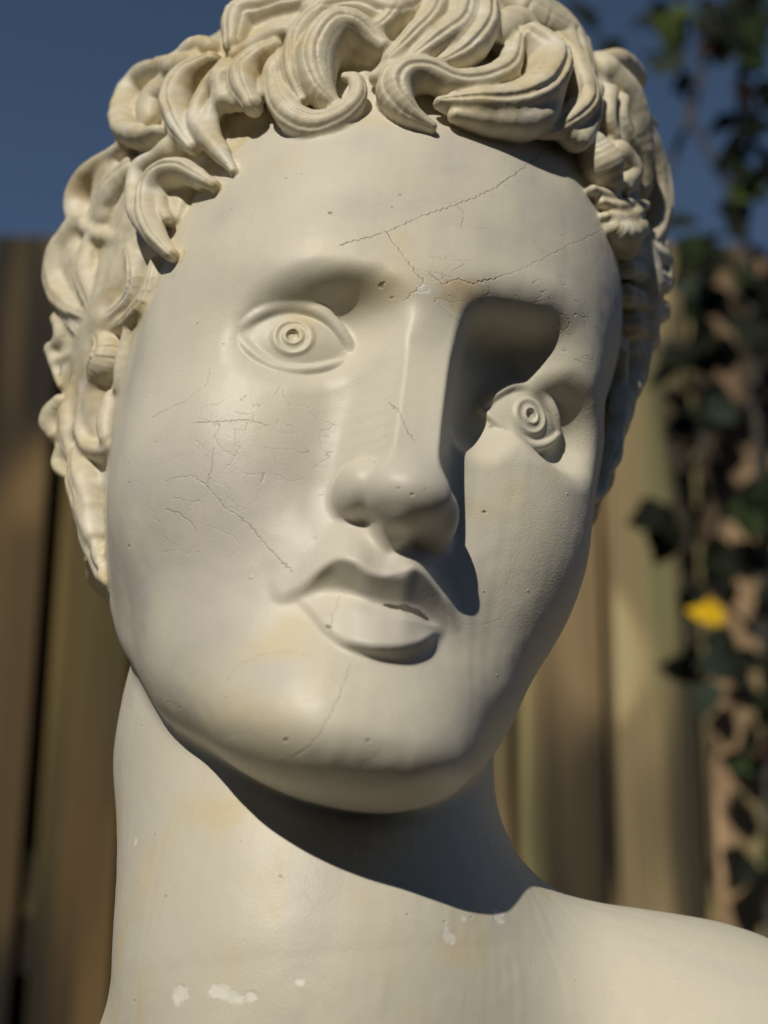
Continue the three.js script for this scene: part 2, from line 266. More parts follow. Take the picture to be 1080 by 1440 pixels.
const lowerLip = [
  [[-21.1, -72.8, 85.8], [-16.8, -72.3, 88.8], [-13.5, -71.8, 91.3], [-10.4, -72.4, 93.8], [-6.8, -73.3, 95.8], [-2.9, -74.7, 97.3], [0.8, -74.9, 97.8], [4.3, -74.6, 97.8], [8.3, -74.2, 95.8], [13.0, -74.8, 92.3], [16.4, -74.4, 88.8], [18.4, -73.8, 86.3]],
  [[-20.3, -73.5, 86.9], [-16.2, -74.7, 91.0], [-12.9, -76.8, 94.7], [-9.8, -78.5, 97.7], [-6.4, -79.4, 100.2], [-2.9, -80.1, 101.6], [0.7, -79.9, 102.0], [4.0, -79.2, 101.7], [7.5, -78.3, 99.7], [11.4, -77.4, 96.5], [14.5, -75.9, 92.5], [17.1, -74.7, 88.2]],
  [[-19.6, -74.2, 88.0], [-15.6, -77.5, 92.5], [-12.4, -82.6, 97.0], [-9.1, -85.6, 100.0], [-6.1, -86.7, 102.5], [-2.9, -86.9, 103.8], [0.5, -86.3, 104.0], [3.6, -85.2, 103.5], [6.8, -83.4, 102.0], [9.8, -80.8, 99.5], [12.7, -77.8, 95.5], [15.8, -75.5, 90.0]],
  [[-18.0, -74.3, 85.5], [-14.1, -78.5, 89.5], [-10.9, -83.0, 93.4], [-7.6, -86.3, 96.6], [-4.5, -87.7, 99.2], [-1.2, -88.1, 100.5], [2.3, -87.7, 100.7], [5.4, -87.0, 100.2], [8.6, -85.4, 98.6], [11.5, -83.0, 95.9], [14.2, -79.5, 92.0], [16.8, -75.6, 87.3]],
  [[-16.4, -74.3, 83.0], [-12.6, -79.3, 86.0], [-9.5, -83.2, 89.0], [-6.1, -86.6, 92.0], [-2.9, -88.2, 94.5], [0.5, -88.8, 95.5], [4.1, -88.7, 95.7], [7.3, -88.2, 95.5], [10.4, -87.1, 94.0], [13.2, -85.0, 91.5], [15.7, -81.1, 88.0], [17.7, -75.7, 84.5]],
  [[-15.3, -74.9, 76.0], [-11.5, -79.5, 77.5], [-7.7, -83.6, 79.0], [-3.4, -86.9, 81.0], [0.7, -88.1, 82.5], [4.4, -88.5, 83.0], [8.2, -88.3, 83.0], [12.0, -87.7, 82.5], [16.1, -85.7, 81.0], [19.8, -82.2, 78.5], [21.8, -77.8, 77.0], [22.7, -73.0, 76.0]]];
add(3, net(upperLip, 1.5, 1.2));
add(1.8, net(lowerLip, 1.8, 1.2));
cut(3, chain([[-1.5, -60, 105.2, 2], [-0.6, -66, 107.8, 2]]));           // philtrum
cut(0.9, chain(upperLip[2].map(([x, y, z], i) => [x, y - 0.3, z + 1.7, i < 2 || i > 10 ? 0.5 : 0.5 + 0.6 * sstep(3, 8, i)])));

// eyes: eyeball, rims of the lids, carved iris and pupil
function eye(s, cx, cy, cz, sx, sy, id) {
  const rot = s * 15 * rad, c = Math.cos(rot), n = Math.sin(rot), RX = 23 * sx, RY = 16.5 * sy, RZ = 16.5;
  const loc = (f) => (x, y, z) => { const dx = x - cx, dz = z - cz; return f((dx * c - dz * n) * s, y - cy, dx * n + dz * c); };   // local x runs outwards
  const surf = (u, v) => RZ * Math.sqrt(Math.max(0.02, 1 - u * u / RX / RX - v * v / RY / RY));
  add(2, loc(ell(0, 0, 0, RX, RY, RZ)), id);
  const rim = (pts) => smooth(pts.map(([u, v, r, l]) => [u * sx, v * sy, surf(u * sx, v * sy) + l, r * sy]), 4);
  add(0.9, loc(chain(rim([[-16.8, -1.6, 1.1, 0.2], [-13.5, 3.4, 1.5, 0.7], [-8, 8.2, 1.9, 1.2], [-1, 10.2, 2.2, 1.4], [5, 9, 2.1, 1.4], [10.5, 5.4, 1.9, 1.2], [15.4, 0.2, 1.2, 0.6]]))), id);
  add(0.9, loc(chain(rim([[-16.8, -2, 1.1, 0.2], [-12.5, -5, 1.3, 0.6], [-7, -8, 1.5, 0.9], [-1, -9.4, 1.6, 1], [5, -8.6, 1.5, 0.9], [10.5, -5.2, 1.3, 0.7], [15, -0.4, 1, 0.5]]))), id);
  cut(1.2, loc(chain(rim([[-12, -8, 0.5, 0.4], [-6, -11.4, 0.9, 0.6], [0, -12.4, 1, 0.6], [6, -11.2, 0.9, 0.6], [11, -8, 0.5, 0.4]]))));   // crease under the lid
  const ring = (r, w) => (x, y, z) => { const q = Math.sqrt(x * x + y * y) - r, e = z - surf(x, y); return Math.sqrt(q * q + e * e) - w; };
  add(1, loc(ring(4.9, 0.6)), id);
  cut(0.8, loc((x, y, z) => len3(x, y, (z - surf(x, y)) * 2.2) - 1.9));
  add(0.7, loc(ring(2.2, 0.5)), id);
}
eye(-1, -29.4, -2.7, 72.8, 1, 1, 1);
eye(1, 33.6, -1.6, 65, 0.8, 0.88, 2);

// neck, shoulders and chest, given upright
{
  const n = (pts) => { const q = pts.map(([x, y, z, r]) => [...fromWorld(x, y, z), r]), e = q.slice(1).map((b, i) => cone(q[i], q[i][3], b, b[3])); return (x, y, z) => { let d = e[0](x, y, z); for (let i = 1; i < e.length; i++) d = smin(d, e[i](x, y, z), 30); return d; }; };
  add(4, n([[-4, -20, 10, 44], [-3.5, -90, 20, 47.5], [2, -150, 37, 47], [8, -215, 42, 55]]));
  add(26, n([[14, -164, 12, 52], [110, -192, 2, 50], [190, -222, -4, 48]]));
  add(26, n([[-28, -212, 10, 50], [-130, -250, -12, 48], [-200, -275, -20, 46]]));
  add(40, n([[-70, -300, -30, 90], [60, -290, -30, 95]]));
}
// hair: a mass behind the hairline, and the carved locks on it, each swept along its own line [x, y, z, half width]
const hairline = table([-90, -60, -30, 0, 20, 40, 55, 66, 74, 82, 90], [-10, 2, 10, 16, 24, 40, 56, 70, 84, 100, 140]);
const HR = (x) => (x > 0 ? 100 : 93);
const hairShell = (x, y, z) => { const b = Math.max(0, y - 90) / 95, a = x / HR(x), c = (z + 10) / 101, l = Math.sqrt(a * a + b * b + c * c); return (l - 1) * 93 + 24 * sstep(30, -55, y); };
let locks = 0;
const LOCK0 = 10;
add(3, (x, y, z) => Math.max(smax(hairShell(x, y, z) + 4.5 + 1.6 * noise3(x / 9, y / 9, z / 9), z - hairline(y) + 2, 6), -40 - y), 3);
const lockOne = (P, o, x, y, z) => {
  const px = x - P[o], py = y - P[o + 1], pz = z - P[o + 2], l = px * P[o + 3] + py * P[o + 4] + pz * P[o + 5], len = P[o + 12], u = l < 0 ? 0 : l > len ? 1 : l / len, w = P[o + 13] + (P[o + 14] - P[o + 13]) * u, e = (l < 0 ? P[o + 17] : P[o + 18]) * (l - u * len) / w;
  const q = (px * P[o + 9] + py * P[o + 10] + pz * P[o + 11]) / w, hf = P[o + 16], r = ((px * P[o + 6] + py * P[o + 7] + pz * P[o + 8]) / w + 0.02) / hf, m = Math.sqrt(q * q + r * r + e * e), g = P[o + 15];
  let d = (m - 1) * w * Math.min(1, hf);
  if (g && r > -0.3 && q < 0.8 && q > -0.8 && m < 3) { const c = 0.5 + 0.5 * Math.cos(Math.PI * (g === 1 ? q * 2.5 + 0.35 : q * 3.75 + 1)); const e2 = q * q / 0.64; d += 0.11 * w / g * c * c * c * (1 - e2 * e2 * e2); }
  return d;
};
function lock(pts, grooves, hf) {
  const P = smooth(pts, 4), id = LOCK0 + locks++, els = [];
  const nrm = (p) => { const v = new THREE.Vector3(p[0] / HR(p[0]) ** 2, Math.max(0, p[1] - 90) / 9025, (p[2] + 10) / 10201); return v.normalize(); };
  for (let i = 0; i + 1 < P.length; i++) {
    const a = P[i], b = P[i + 1], wa = Math.max(0.5, a[3]), wb = Math.max(0.5, b[3]), n = nrm([(a[0] + b[0]) / 2, (a[1] + b[1]) / 2, (a[2] + b[2]) / 2]);
    const t = new THREE.Vector3(b[0] - a[0], b[1] - a[1], b[2] - a[2]), len = t.length() || 1e-6; t.divideScalar(len);
    n.addScaledVector(t, -n.dot(t)).normalize();
    const s = new THREE.Vector3().crossVectors(t, n), { x: tx, y: ty, z: tz } = t, { x: nx, y: ny, z: nz } = n, { x: sx, y: sy, z: sz } = s;
    els.push([a[0], a[1], a[2], tx, ty, tz, nx, ny, nz, sx, sy, sz, len, wa, wb, grooves, hf, i ? 2 : 1, i + 2 < P.length ? 2 : 1]);
  }
  add(1.5, packed(lockOne, 19, els), id);
}
//LOCKS
lock([[-24, 97, 91, 2.5], [-30, 102, 88, 4.2], [-37, 102, 86, 5.7], [-41, 94, 84, 6.2], [-41, 86, 84, 5.8], [-38, 78, 86, 4.1], [-34, 74, 88, 1.9]], 2, 1.4);
lock([[-42, 111, 81, 2.6], [-46, 104, 80, 3.4], [-48, 94, 80, 3.4], [-46, 84, 81, 3.1], [-43, 76, 83, 1.6]], 1, 1.5);
lock([[-52, 89, 77, 2.3], [-50, 80, 78, 3.6], [-46, 71, 82, 4.4], [-39, 67, 85, 4.6], [-33, 70, 88, 3.8], [-29, 77, 90, 3.0], [-30, 83, 90, 2.5], [-33, 85, 88, 1.4]], 1, 1.1);
lock([[16, 117, 89, 2.6], [13, 102, 93, 4.3], [6, 93, 95, 4.5], [-2, 89, 95, 4.2], [-11, 90, 94, 4.7], [-17, 87, 93, 5.5], [-19, 81, 93, 5.5], [-15, 75, 94, 3.8], [-7, 72, 95, 1.4]], 1, 1.3);
lock([[20, 120, 87, 4.4], [27, 113, 88, 6.2], [23, 97, 92, 6.6], [13, 87, 94, 5.6], [2, 83, 95, 3.9], [-6, 81, 95, 1.6]], 1, 1.6);
lock([[-9, 128, 86, 3.6], [-12, 111, 92, 4.0], [-17, 101, 92, 3.7], [-22, 93, 92, 1.7]], 1, 1.3);
lock([[-2, 133, 84, 4.5], [-3, 113, 92, 4.9], [-10, 101, 94, 4.2], [-17, 93, 93, 1.7]], 1, 1.3);
lock([[5, 134, 83, 4.2], [4, 114, 92, 4.9], [-1, 101, 94, 4.2], [-8, 94, 95, 1.7]], 1, 1.4);
lock([[-19, 95, 90, 3.4], [-21, 91, 89, 3.4], [-24, 88, 88, 2.2]], 0, 1.3);
lock([[-1, 78, 95, 1.9], [11, 81, 94, 4.1], [24, 88, 92, 5.1], [30, 102, 89, 2.9]], 0, 1.3);
lock([[34, 90, 89, 2.3], [40, 91, 86, 3.7], [44, 101, 84, 2.6]], 0, 1.1);
lock([[8, 155, 69, 9.5], [22, 146, 72, 11.3], [37, 145, 67, 11.4], [42, 127, 76, 6.1]], 2, 0.7);
lock([[10, 117, 90, 4.1], [18, 131, 83, 5.4], [25, 126, 83, 3.6]], 0, 0.8);
lock([[31, 127, 81, 4.2], [36, 116, 84, 5.7], [40, 105, 85, 5.0], [35, 94, 88, 3.7], [28, 85, 91, 1.4]], 1, 1.4);
lock([[40, 118, 81, 2.4], [44, 109, 82, 3.3], [44, 101, 83, 3.2], [41, 90, 86, 1.4]], 0, 1.5);
lock([[51, 139, 66, 4.1], [62, 151, 56, 4.9], [73, 156, 47, 3.7]], 0, 1.3);
lock([[47, 120, 76, 3.0], [47, 108, 76, 3.3], [46, 97, 78, 2.4]], 0, 1.3);
lock([[54, 125, 71, 3.1], [54, 115, 72, 2.7], [58, 111, 70, 1.8]], 0, 1.3);
lock([[60, 127, 68, 2.5], [60, 119, 68, 2.8], [66, 115, 63, 3.1], [72, 114, 57, 1.9]], 0, 1.3);
lock([[65, 131, 63, 2.2], [69, 123, 59, 2.5], [74, 119, 54, 1.6]], 0, 1.3);
lock([[47, 95, 81, 4.7], [51, 91, 79, 7.0], [54, 88, 77, 5.3]], 0, 1.1);
lock([[59, 102, 73, 4.2], [65, 101, 68, 4.9], [63, 92, 71, 2.7]], 0, 1.0);
lock([[49, 80, 80, 1.4], [56, 83, 76, 2.0], [62, 94, 72, 1.5]], 0, 1.3);
lock([[53, 78, 78, 1.4], [60, 81, 74, 2.3], [69, 94, 64, 1.5]], 0, 1.4);
lock([[55, 74, 77, 1.7], [63, 79, 72, 2.6], [76, 99, 56, 1.9]], 0, 1.4);
lock([[58, 72, 75, 2.9], [64, 74, 71, 4.7], [74, 89, 58, 3.1]], 0, 1.3);
lock([[72, 137, 54, 2.6], [81, 134, 44, 4.6], [89, 125, 36, 5.0], [91, 110, 35, 4.2], [86, 96, 41, 1.6]], 1, 1.0);
lock([[95, 140, 28, 1.4], [98, 128, 26, 1.7], [95, 110, 31, 1.6], [87, 94, 41, 1.0]], 0, 1.3);
lock([[71, 137, 55, 2.9], [82, 143, 42, 2.3]], 0, 1.3);
lock([[64, 73, 67, 2.4], [80, 87, 49, 4.0], [96, 100, 31, 3.3]], 0, 0.9);
lock([[71, 71, 60, 3.3], [86, 83, 42, 4.7], [97, 91, 30, 3.9]], 1, 0.9);
lock([[74, 65, 55, 3.6], [87, 72, 40, 5.3], [97, 80, 29, 4.5]], 1, 0.9);
lock([[80, 60, 47, 4.5], [89, 65, 36, 5.6], [94, 67, 31, 3.8]], 1, 0.9);
lock([[84, 56, 40, 4.3], [88, 51, 34, 5.2], [84, 39, 38, 3.0]], 1, 0.9);
lock([[82, 37, 40, 3.6], [79, 25, 44, 3.8], [78, 18, 45, 2.3]], 0, 0.9);
lock([[78, 20, 45, 3.2], [77, 12, 47, 4.0], [73, 2, 51, 2.5]], 1, 0.9);
lock([[74, 6, 50, 2.6], [72, -4, 53, 2.5], [68, -10, 57, 1.1]], 0, 0.9);
lock([[78, 48, 46, 2.4], [80, 41, 41, 2.7], [77, 28, 45, 1.8]], 0, 0.9);
lock([[94, 103, 33, 3.3], [98, 99, 29, 3.3], [97, 90, 31, 2.6]], 0, 0.9);
lock([[-78, 106, 44, 2.1], [-86, 119, 16, 3.5], [-90, 112, 10, 3.8], [-89, 93, 21, 3.7], [-83, 80, 37, 3.6], [-78, 76, 48, 2.3]], 0, 1.5);
lock([[-78, 103, 40, 4.2], [-83, 100, 31, 5.5], [-83, 91, 32, 4.2]], 0, 0.8);
lock([[-69, 98, 60, 2.6], [-74, 95, 53, 4.4], [-76, 87, 51, 5.0], [-73, 75, 55, 4.3], [-69, 65, 61, 2.0]], 1, 1.4);
lock([[-65, 93, 65, 2.6], [-68, 84, 61, 3.4], [-69, 76, 60, 3.4], [-66, 68, 64, 3.4], [-61, 60, 69, 2.7], [-57, 53, 73, 1.1]], 0, 1.4);
lock([[-60, 78, 70, 2.0], [-64, 81, 66, 2.6], [-66, 76, 64, 2.3], [-64, 68, 66, 2.0], [-60, 61, 70, 1.1]], 0, 1.3);
lock([[-73, 101, 53, 3.6], [-78, 104, 43, 4.2], [-83, 122, 18, 2.6]], 0, 1.3);
lock([[-61, 49, 69, 1.6], [-66, 54, 64, 2.5], [-70, 58, 59, 3.3], [-75, 59, 52, 3.7], [-77, 54, 48, 3.7], [-76, 45, 50, 3.3], [-73, 36, 55, 3.0], [-68, 28, 61, 1.9]], 1, 1.4);
lock([[-75, 68, 51, 2.0], [-81, 66, 42, 2.9], [-81, 58, 41, 2.9], [-79, 47, 46, 2.8], [-74, 36, 53, 1.4]], 0, 1.3);
lock([[-65, 52, 62, 1.1], [-70, 57, 56, 1.7], [-74, 56, 50, 2.0], [-73, 49, 51, 1.7], [-71, 43, 55, 1.1]], 0, 1.4);
lock([[-87, 85, 22, 2.4], [-94, 84, 4, 3.8], [-96, 79, -4, 4.4], [-93, 70, -3, 4.1], [-88, 62, 5, 3.7], [-82, 54, 17, 3.3], [-77, 48, 30, 1.7]], 0, 1.5);
lock([[-85, 76, 24, 4.8], [-88, 73, 14, 7.3], [-88, 67, 10, 6.1]], 1, 0.7);
lock([[-95, 75, -9, 1.9], [-90, 64, -3, 2.8], [-83, 54, 9, 2.7], [-78, 49, 22, 1.5]], 0, 1.3);
lock([[-95, 68, 1, 3.1], [-97, 59, -9, 5.3], [-95, 49, -10, 5.3], [-90, 38, -3, 4.2], [-82, 28, 11, 1.8]], 1, 1.3);
lock([[-90, 57, 5, 3.7], [-88, 46, 5, 5.4], [-84, 36, 9, 4.5], [-81, 27, 12, 1.5]], 1, 1.0);
lock([[-79, 42, 25, 2.3], [-78, 35, 25, 4.0], [-78, 29, 20, 3.8], [-80, 26, 14, 1.5]], 0, 1.0);
lock([[-78, 44, 31, 2.0], [-74, 33, 36, 3.4], [-73, 27, 33, 3.4], [-76, 25, 24, 2.9], [-79, 25, 16, 1.2]], 1, 1.3);
lock([[-70, 33, 46, 2.2], [-69, 22, 42, 4.1], [-72, 20, 32, 3.6], [-77, 22, 20, 1.4]], 2, 1.3);
lock([[-94, 43, -11, 1.5], [-89, 34, -5, 2.4], [-84, 26, 4, 2.7], [-80, 21, 11, 1.5]], 1, 1.3);
lock([[-93, 37, -11, 2.8], [-90, 30, -9, 3.3], [-93, 28, -16, 2.2]], 0, 1.3);
lock([[-79, 23, 14, 2.6], [-76, 14, 19, 4.9], [-76, 9, 15, 4.9], [-78, 6, 8, 2.0]], 1, 1.3);
lock([[-72, 16, 30, 2.5], [-71, 8, 27, 3.1], [-71, 1, 24, 2.0]], 0, 1.3);
lock([[-93, 29, -16, 2.2], [-90, 22, -13, 2.4], [-87, 14, -10, 1.8]], 0, 1.3);
lock([[-90, 22, -12, 1.8], [-86, 22, -4, 2.1], [-81, 17, 6, 2.1], [-79, 12, 9, 1.7], [-80, 9, 4, 1.8]], 0, 1.3);
lock([[-86, 8, -10, 2.7], [-87, 4, -15, 4.2], [-85, -1, -14, 3.0]], 0, 1.3);
lock([[-81, 10, 1, 3.5], [-81, 1, -2, 4.7], [-79, -8, -2, 4.4], [-77, -15, 0, 2.6]], 1, 1.3);
lock([[-78, 2, 6, 2.0], [-77, -6, 4, 2.9], [-74, -13, 8, 2.8], [-70, -16, 15, 2.5], [-68, -17, 22, 1.4]], 0, 1.5);
lock([[-72, 0, 20, 2.5], [-71, -8, 18, 3.9], [-70, -13, 19, 3.1]], 0, 1.3);
lock([[-76, -13, 1, 4.0], [-73, -23, 5, 4.8], [-70, -31, 8, 3.1]], 1, 1.3);
lock([[-82, -7, -10, 2.1], [-82, -12, -12, 2.4], [-79, -17, -7, 1.7]], 0, 1.3);
lock([[-77, -19, -4, 2.3], [-73, -29, 0, 2.6], [-70, -34, 5, 1.7]], 0, 1.3);
lock([[-69, -34, 9, 2.0], [-68, -40, 7, 2.2], [-66, -43, 10, 1.4]], 0, 1.3);
lock([[-73, -22, 3, 3.7], [-70, -32, 6, 4.2], [-67, -40, 9, 3.1]], 0, 1.3);
lock([[-71, -28, -1, 3.4], [-67, -40, 4, 3.7], [-62, -52, 9, 2.5]], 0, 1.3);
lock([[-66, -44, 10, 1.4], [-65, -46, 11, 2.2], [-65, -47, 12, 1.6]], 0, 1.3);
lock([[-65, -47, 12, 1.4], [-64, -48, 12, 2.2], [-64, -50, 13, 1.6]], 0, 1.3);
lock([[-63, -52, 14, 1.4], [-62, -54, 14, 2.2], [-61, -56, 16, 1.6]], 0, 1.3);
lock([[-82, 2, -14, 3.0], [-80, -7, -15, 3.3], [-77, -15, -12, 2.7]], 0, 1.3);
lock([[-74, -22, -10, 2.6], [-70, -31, -5, 2.9], [-66, -41, 0, 2.8], [-61, -52, 6, 2.2]], 0, 1.3);
lock([[-64, 102, 65, 3.5], [-63, 113, 63, 5.9], [-56, 116, 68, 5.3], [-47, 117, 76, 4.7], [-37, 123, 79, 3.5]], 1, 1.3);
lock([[-63, 97, 67, 2.3], [-57, 100, 72, 2.9], [-51, 102, 77, 2.9], [-45, 106, 80, 1.7]], 0, 1.3);
lock([[-63, 91, 67, 2.6], [-58, 94, 72, 3.1], [-53, 97, 76, 2.3]], 0, 1.3);
lock([[-56, 95, 74, 2.6], [-59, 90, 71, 4.3], [-59, 84, 71, 4.8], [-56, 76, 74, 3.1]], 1, 1.3);
lock([[-61, 89, 69, 2.9], [-65, 87, 66, 4.0], [-63, 80, 67, 3.1]], 0, 1.3);
lock([[-45, 111, 79, 3.5], [-33, 114, 84, 5.2], [-22, 111, 89, 4.9], [-14, 124, 87, 2.9]], 1, 1.3);
lock([[-16, 133, 82, 3.6], [-21, 113, 89, 4.0], [-27, 102, 90, 2.3]], 1, 1.3);
lock([[-50, 93, 77, 2.8], [-52, 88, 76, 3.4], [-53, 81, 75, 2.2]], 0, 1.3);
lock([[-70, 104, 58, 3.0], [-74, 108, 50, 3.6], [-79, 107, 41, 2.4]], 0, 1.3);
lock([[-73, 71, 53, 2.9], [-75, 69, 50, 3.4], [-77, 67, 46, 2.3]], 0, 1.3);
lock([[54, 137, 67, 6.3], [64, 134, 61, 7.6], [72, 126, 53, 7.7], [78, 114, 47, 5.1]], 0, 0.9);
lock([[55, 83, 74, 4.7], [62, 80, 69, 5.9], [67, 74, 67, 4.7]], 0, 0.9);
lock([[50, 131, 67, 6.9], [57, 117, 63, 9.3], [65, 101, 59, 8.6], [71, 85, 57, 5.5]], 0, 0.8);
lock([[75, 89, 52, 7.4], [83, 78, 44, 8.7], [87, 61, 36, 6.8], [84, 40, 36, 5.4], [78, 14, 44, 3.5]], 0, 0.9);
lock([[45, 136, 66, 5.7], [55, 140, 57, 7.1], [68, 150, 46, 5.3]], 0, 0.9);
lock([[55, 104, 68, 6.1], [63, 100, 64, 7.3], [66, 88, 63, 6.0]], 0, 0.9);
lock([[-11, 125, 79, 10.1], [16, 145, 65, 12.6], [36, 142, 62, 11.4], [47, 136, 60, 7.6]], 0, 0.7);
lock([[-75, 107, 37, 8.6], [-83, 106, 12, 9.5]], 0, 0.7);
lock([[-88, 82, 9, 9.3], [-88, 71, 4, 8.1]], 0, 0.7);
lock([[-95, 67, -8, 6.9], [-91, 54, -5, 8.0], [-85, 37, -1, 6.0]], 0, 0.7);
lock([[-78, 49, 25, 5.9], [-75, 36, 25, 6.9], [-76, 28, 19, 5.2]], 0, 0.7);
lock([[-87, 31, -10, 6.7], [-81, 10, -9, 7.2], [-75, -10, -5, 5.8], [-70, -27, 0, 3.4]], 0, 0.7);
lock([[-64, 104, 53, 10.1], [-46, 106, 71, 11.1], [-27, 105, 82, 9.8]], 0, 0.7);
lock([[-68, 59, 52, 4.0], [-69, 54, 50, 5.1], [-69, 47, 51, 3.3]], 0, 0.6);
//ENDLOCKS
for (const [x, y, z, r] of [[-78, 41, 42, 3.2]]) cut(2, sph(x, y, z, r));   // the dark hollow inside the temple curl

// ------------------------------------------------------------------ meshing (surface nets on sparse blocks)
function evalOps(list, x, y, z) {
  let d = 1e9;
  for (let i = 0; i < list.length; i++) {
    const o = list[i], k = o.k, v = o.sub ? -o.f(x, y, z) : o.f(x, y, z);
    if (o.sub) { const h = k - Math.abs(d - v); if (v > d) d = v; if (h > 0 && k) d += h * h / (4 * k); } else { const h = k - Math.abs(d - v); if (v < d) d = v; if (h > 0 && k) d -= h * h / (4 * k); }
  }
  return d;
}
function idAt(list, x, y, z) { let d = 1e9, id = 0; for (const o of list) { const v = o.f(x, y, z); if (o.sub) continue; if (v < d + (o.id > 0 ? 0.25 : 0)) { d = v; id = o.id; } } return id; }
const N = 16, S = N + 2;
const parts = new Map();                                                  // id -> { p, n, i }
const partOf = (id) => { if (!parts.has(id)) parts.set(id, { p: [], n: [], i: [] }); return parts.get(id); };
const grid = new Float32Array((S + 1) ** 3), vert = new Int32Array(S ** 3);
function block(x0, y0, z0, h, act, over) {
  const G = S + 1, V = [], Nn = [], I = [];
  const hairy = act.some((o) => o.id > 0);
  const ox = x0 - h, oy = y0 - h, oz = z0 - h;
  for (let k = 0; k < G; k += 3) for (let j = 0; j < G; j += 3) for (let i = 0; i < G; i += 3) grid[(k * G + j) * G + i] = evalOps(act, ox + i * h, oy + j * h, oz + k * h);
  for (let k = 0; k < G; k += 3) for (let j = 0; j < G; j += 3) for (let i = 0; i < G; i += 3) {   // only the cubes that the surface can cross get the full lattice
    const c = grid[(k * G + j) * G + i], far = Math.abs(c) > h * 5;
    for (let w = 0; w < 3 && k + w < G; w++) for (let v = 0; v < 3 && j + v < G; v++) for (let u = 0; u < 3 && i + u < G; u++) if (u || v || w) grid[((k + w) * G + j + v) * G + i + u] = far ? c : evalOps(act, ox + (i + u) * h, oy + (j + v) * h, oz + (k + w) * h);
  }
  vert.fill(-1);
  let nv = 0;
  for (let k = 0; k < S; k++) for (let j = 0; j < S; j++) for (let i = 0; i < S; i++) {
    const b = (k * G + j) * G + i; let m = 0;
    for (let c = 0; c < 8; c++) if (grid[b + (c & 1) + ((c >> 1) & 1) * G + (c >> 2) * G * G] < 0) m |= 1 << c;
    if (m === 0 || m === 255) continue;
    let sx = 0, sy = 0, sz = 0, n = 0;
    for (let c = 0; c < 8; c++) for (let a = 0; a < 3; a++) {
      if (c & (1 << a)) continue; const e = c | (1 << a);
      if (((m >> c) & 1) === ((m >> e) & 1)) continue;
      const g0 = grid[b + (c & 1) + ((c >> 1) & 1) * G + (c >> 2) * G * G], g1 = grid[b + (e & 1) + ((e >> 1) & 1) * G + (e >> 2) * G * G], t = g0 / (g0 - g1);
      sx += (c & 1) + (a === 0 ? t : 0); sy += ((c >> 1) & 1) + (a === 1 ? t : 0); sz += (c >> 2) + (a === 2 ? t : 0); n++;
    }
    let x = ox + (i + sx / n) * h, y = oy + (j + sy / n) * h, z = oz + (k + sz / n) * h, gx = 0, gy = 0, gz = 1;
    const e = h * 0.45, hid = hairy ? idAt(act, x, y, z) : 0, wob = hid >= 3 ? (a, b, c) => 0.32 * noise3(a / 5.5, b / 5.5, c / 5.5) + 0.07 * noise3(a / 2.2, b / 2.2, c / 2.2) : hid ? (a, b, c) => 0.05 * noise3(a / 3, b / 3, c / 3) : (a, b, c) => 0.22 * noise3(a / 15, b / 15, c / 15) + 0.05 * noise3(a / 4, b / 4, c / 4);
    for (let it = 0; it < 2; it++) {
      const f = (p, q, r) => evalOps(act, p, q, r) + wob(p, q, r), a = f(x + e, y - e, z - e), bb = f(x - e, y - e, z + e), c = f(x - e, y + e, z - e), d = f(x + e, y + e, z + e);
      gx = a - bb - c + d; gy = -a - bb + c + d; gz = -a + bb - c + d;
      const l = len3(gx, gy, gz) || 1; gx /= l; gy /= l; gz /= l;
      if (it === 0) { const v = clamp((a + bb + c + d) / 4 * (4 * e / l), -h * 0.4, h * 0.4); x -= gx * v; y -= gy * v; z -= gz * v; }
    }
    vert[(k * S + j) * S + i] = nv++; V.push(x, y, z); Nn.push(gx, gy, gz);
  }
  if (!nv) return;
  const st = [1, S, S * S], gs = [1, G, G * G];
  for (let k = 1; k <= N + over[2]; k++) for (let j = 1; j <= N + over[1]; j++) for (let i = 1; i <= N + over[0]; i++) {
    const g = (k * G + j) * G + i, v = (k * S + j) * S + i, s0 = grid[g] < 0;
    for (let a = 0; a < 3; a++) {
      const s1 = grid[g + gs[a]] < 0; if (s0 === s1) continue;
      const u = st[(a + 1) % 3], w = st[(a + 2) % 3], q = [vert[v - u - w], vert[v - w], vert[v], vert[v - u]];
      if (q.some((t) => t < 0)) continue;
      if (s0) I.push(q[0], q[1], q[2], q[0], q[2], q[3]); else I.push(q[0], q[2], q[1], q[0], q[3], q[2]);
    }
  }
  const ids = new Int16Array(nv), map = new Map();
  if (hairy) for (let q = 0; q < nv; q++) ids[q] = idAt(act, V[q * 3], V[q * 3 + 1], V[q * 3 + 2]);
  for (let t = 0; t < I.length; t += 6) {
    const id = ids[I[t]], P = partOf(id);
    let m = map.get(id); if (!m) map.set(id, m = new Int32Array(nv).fill(-1));
    for (let c = 0; c < 6; c++) { const q = I[t + c]; if (m[q] < 0) { m[q] = P.p.length / 3; P.p.push(V[q * 3], V[q * 3 + 1], V[q * 3 + 2]); P.n.push(Nn[q * 3], Nn[q * 3 + 1], Nn[q * 3 + 2]); } P.i.push(m[q]); }
  }
}
const LEVEL = (x, y, z) => (z > 38 && x > -70 && x < 66 && y > -100 && y < 40 || x > -92 && y > 5 && z > -5 ? 2 : z < -45 || y < -225 || x < -130 ? 0 : 1);
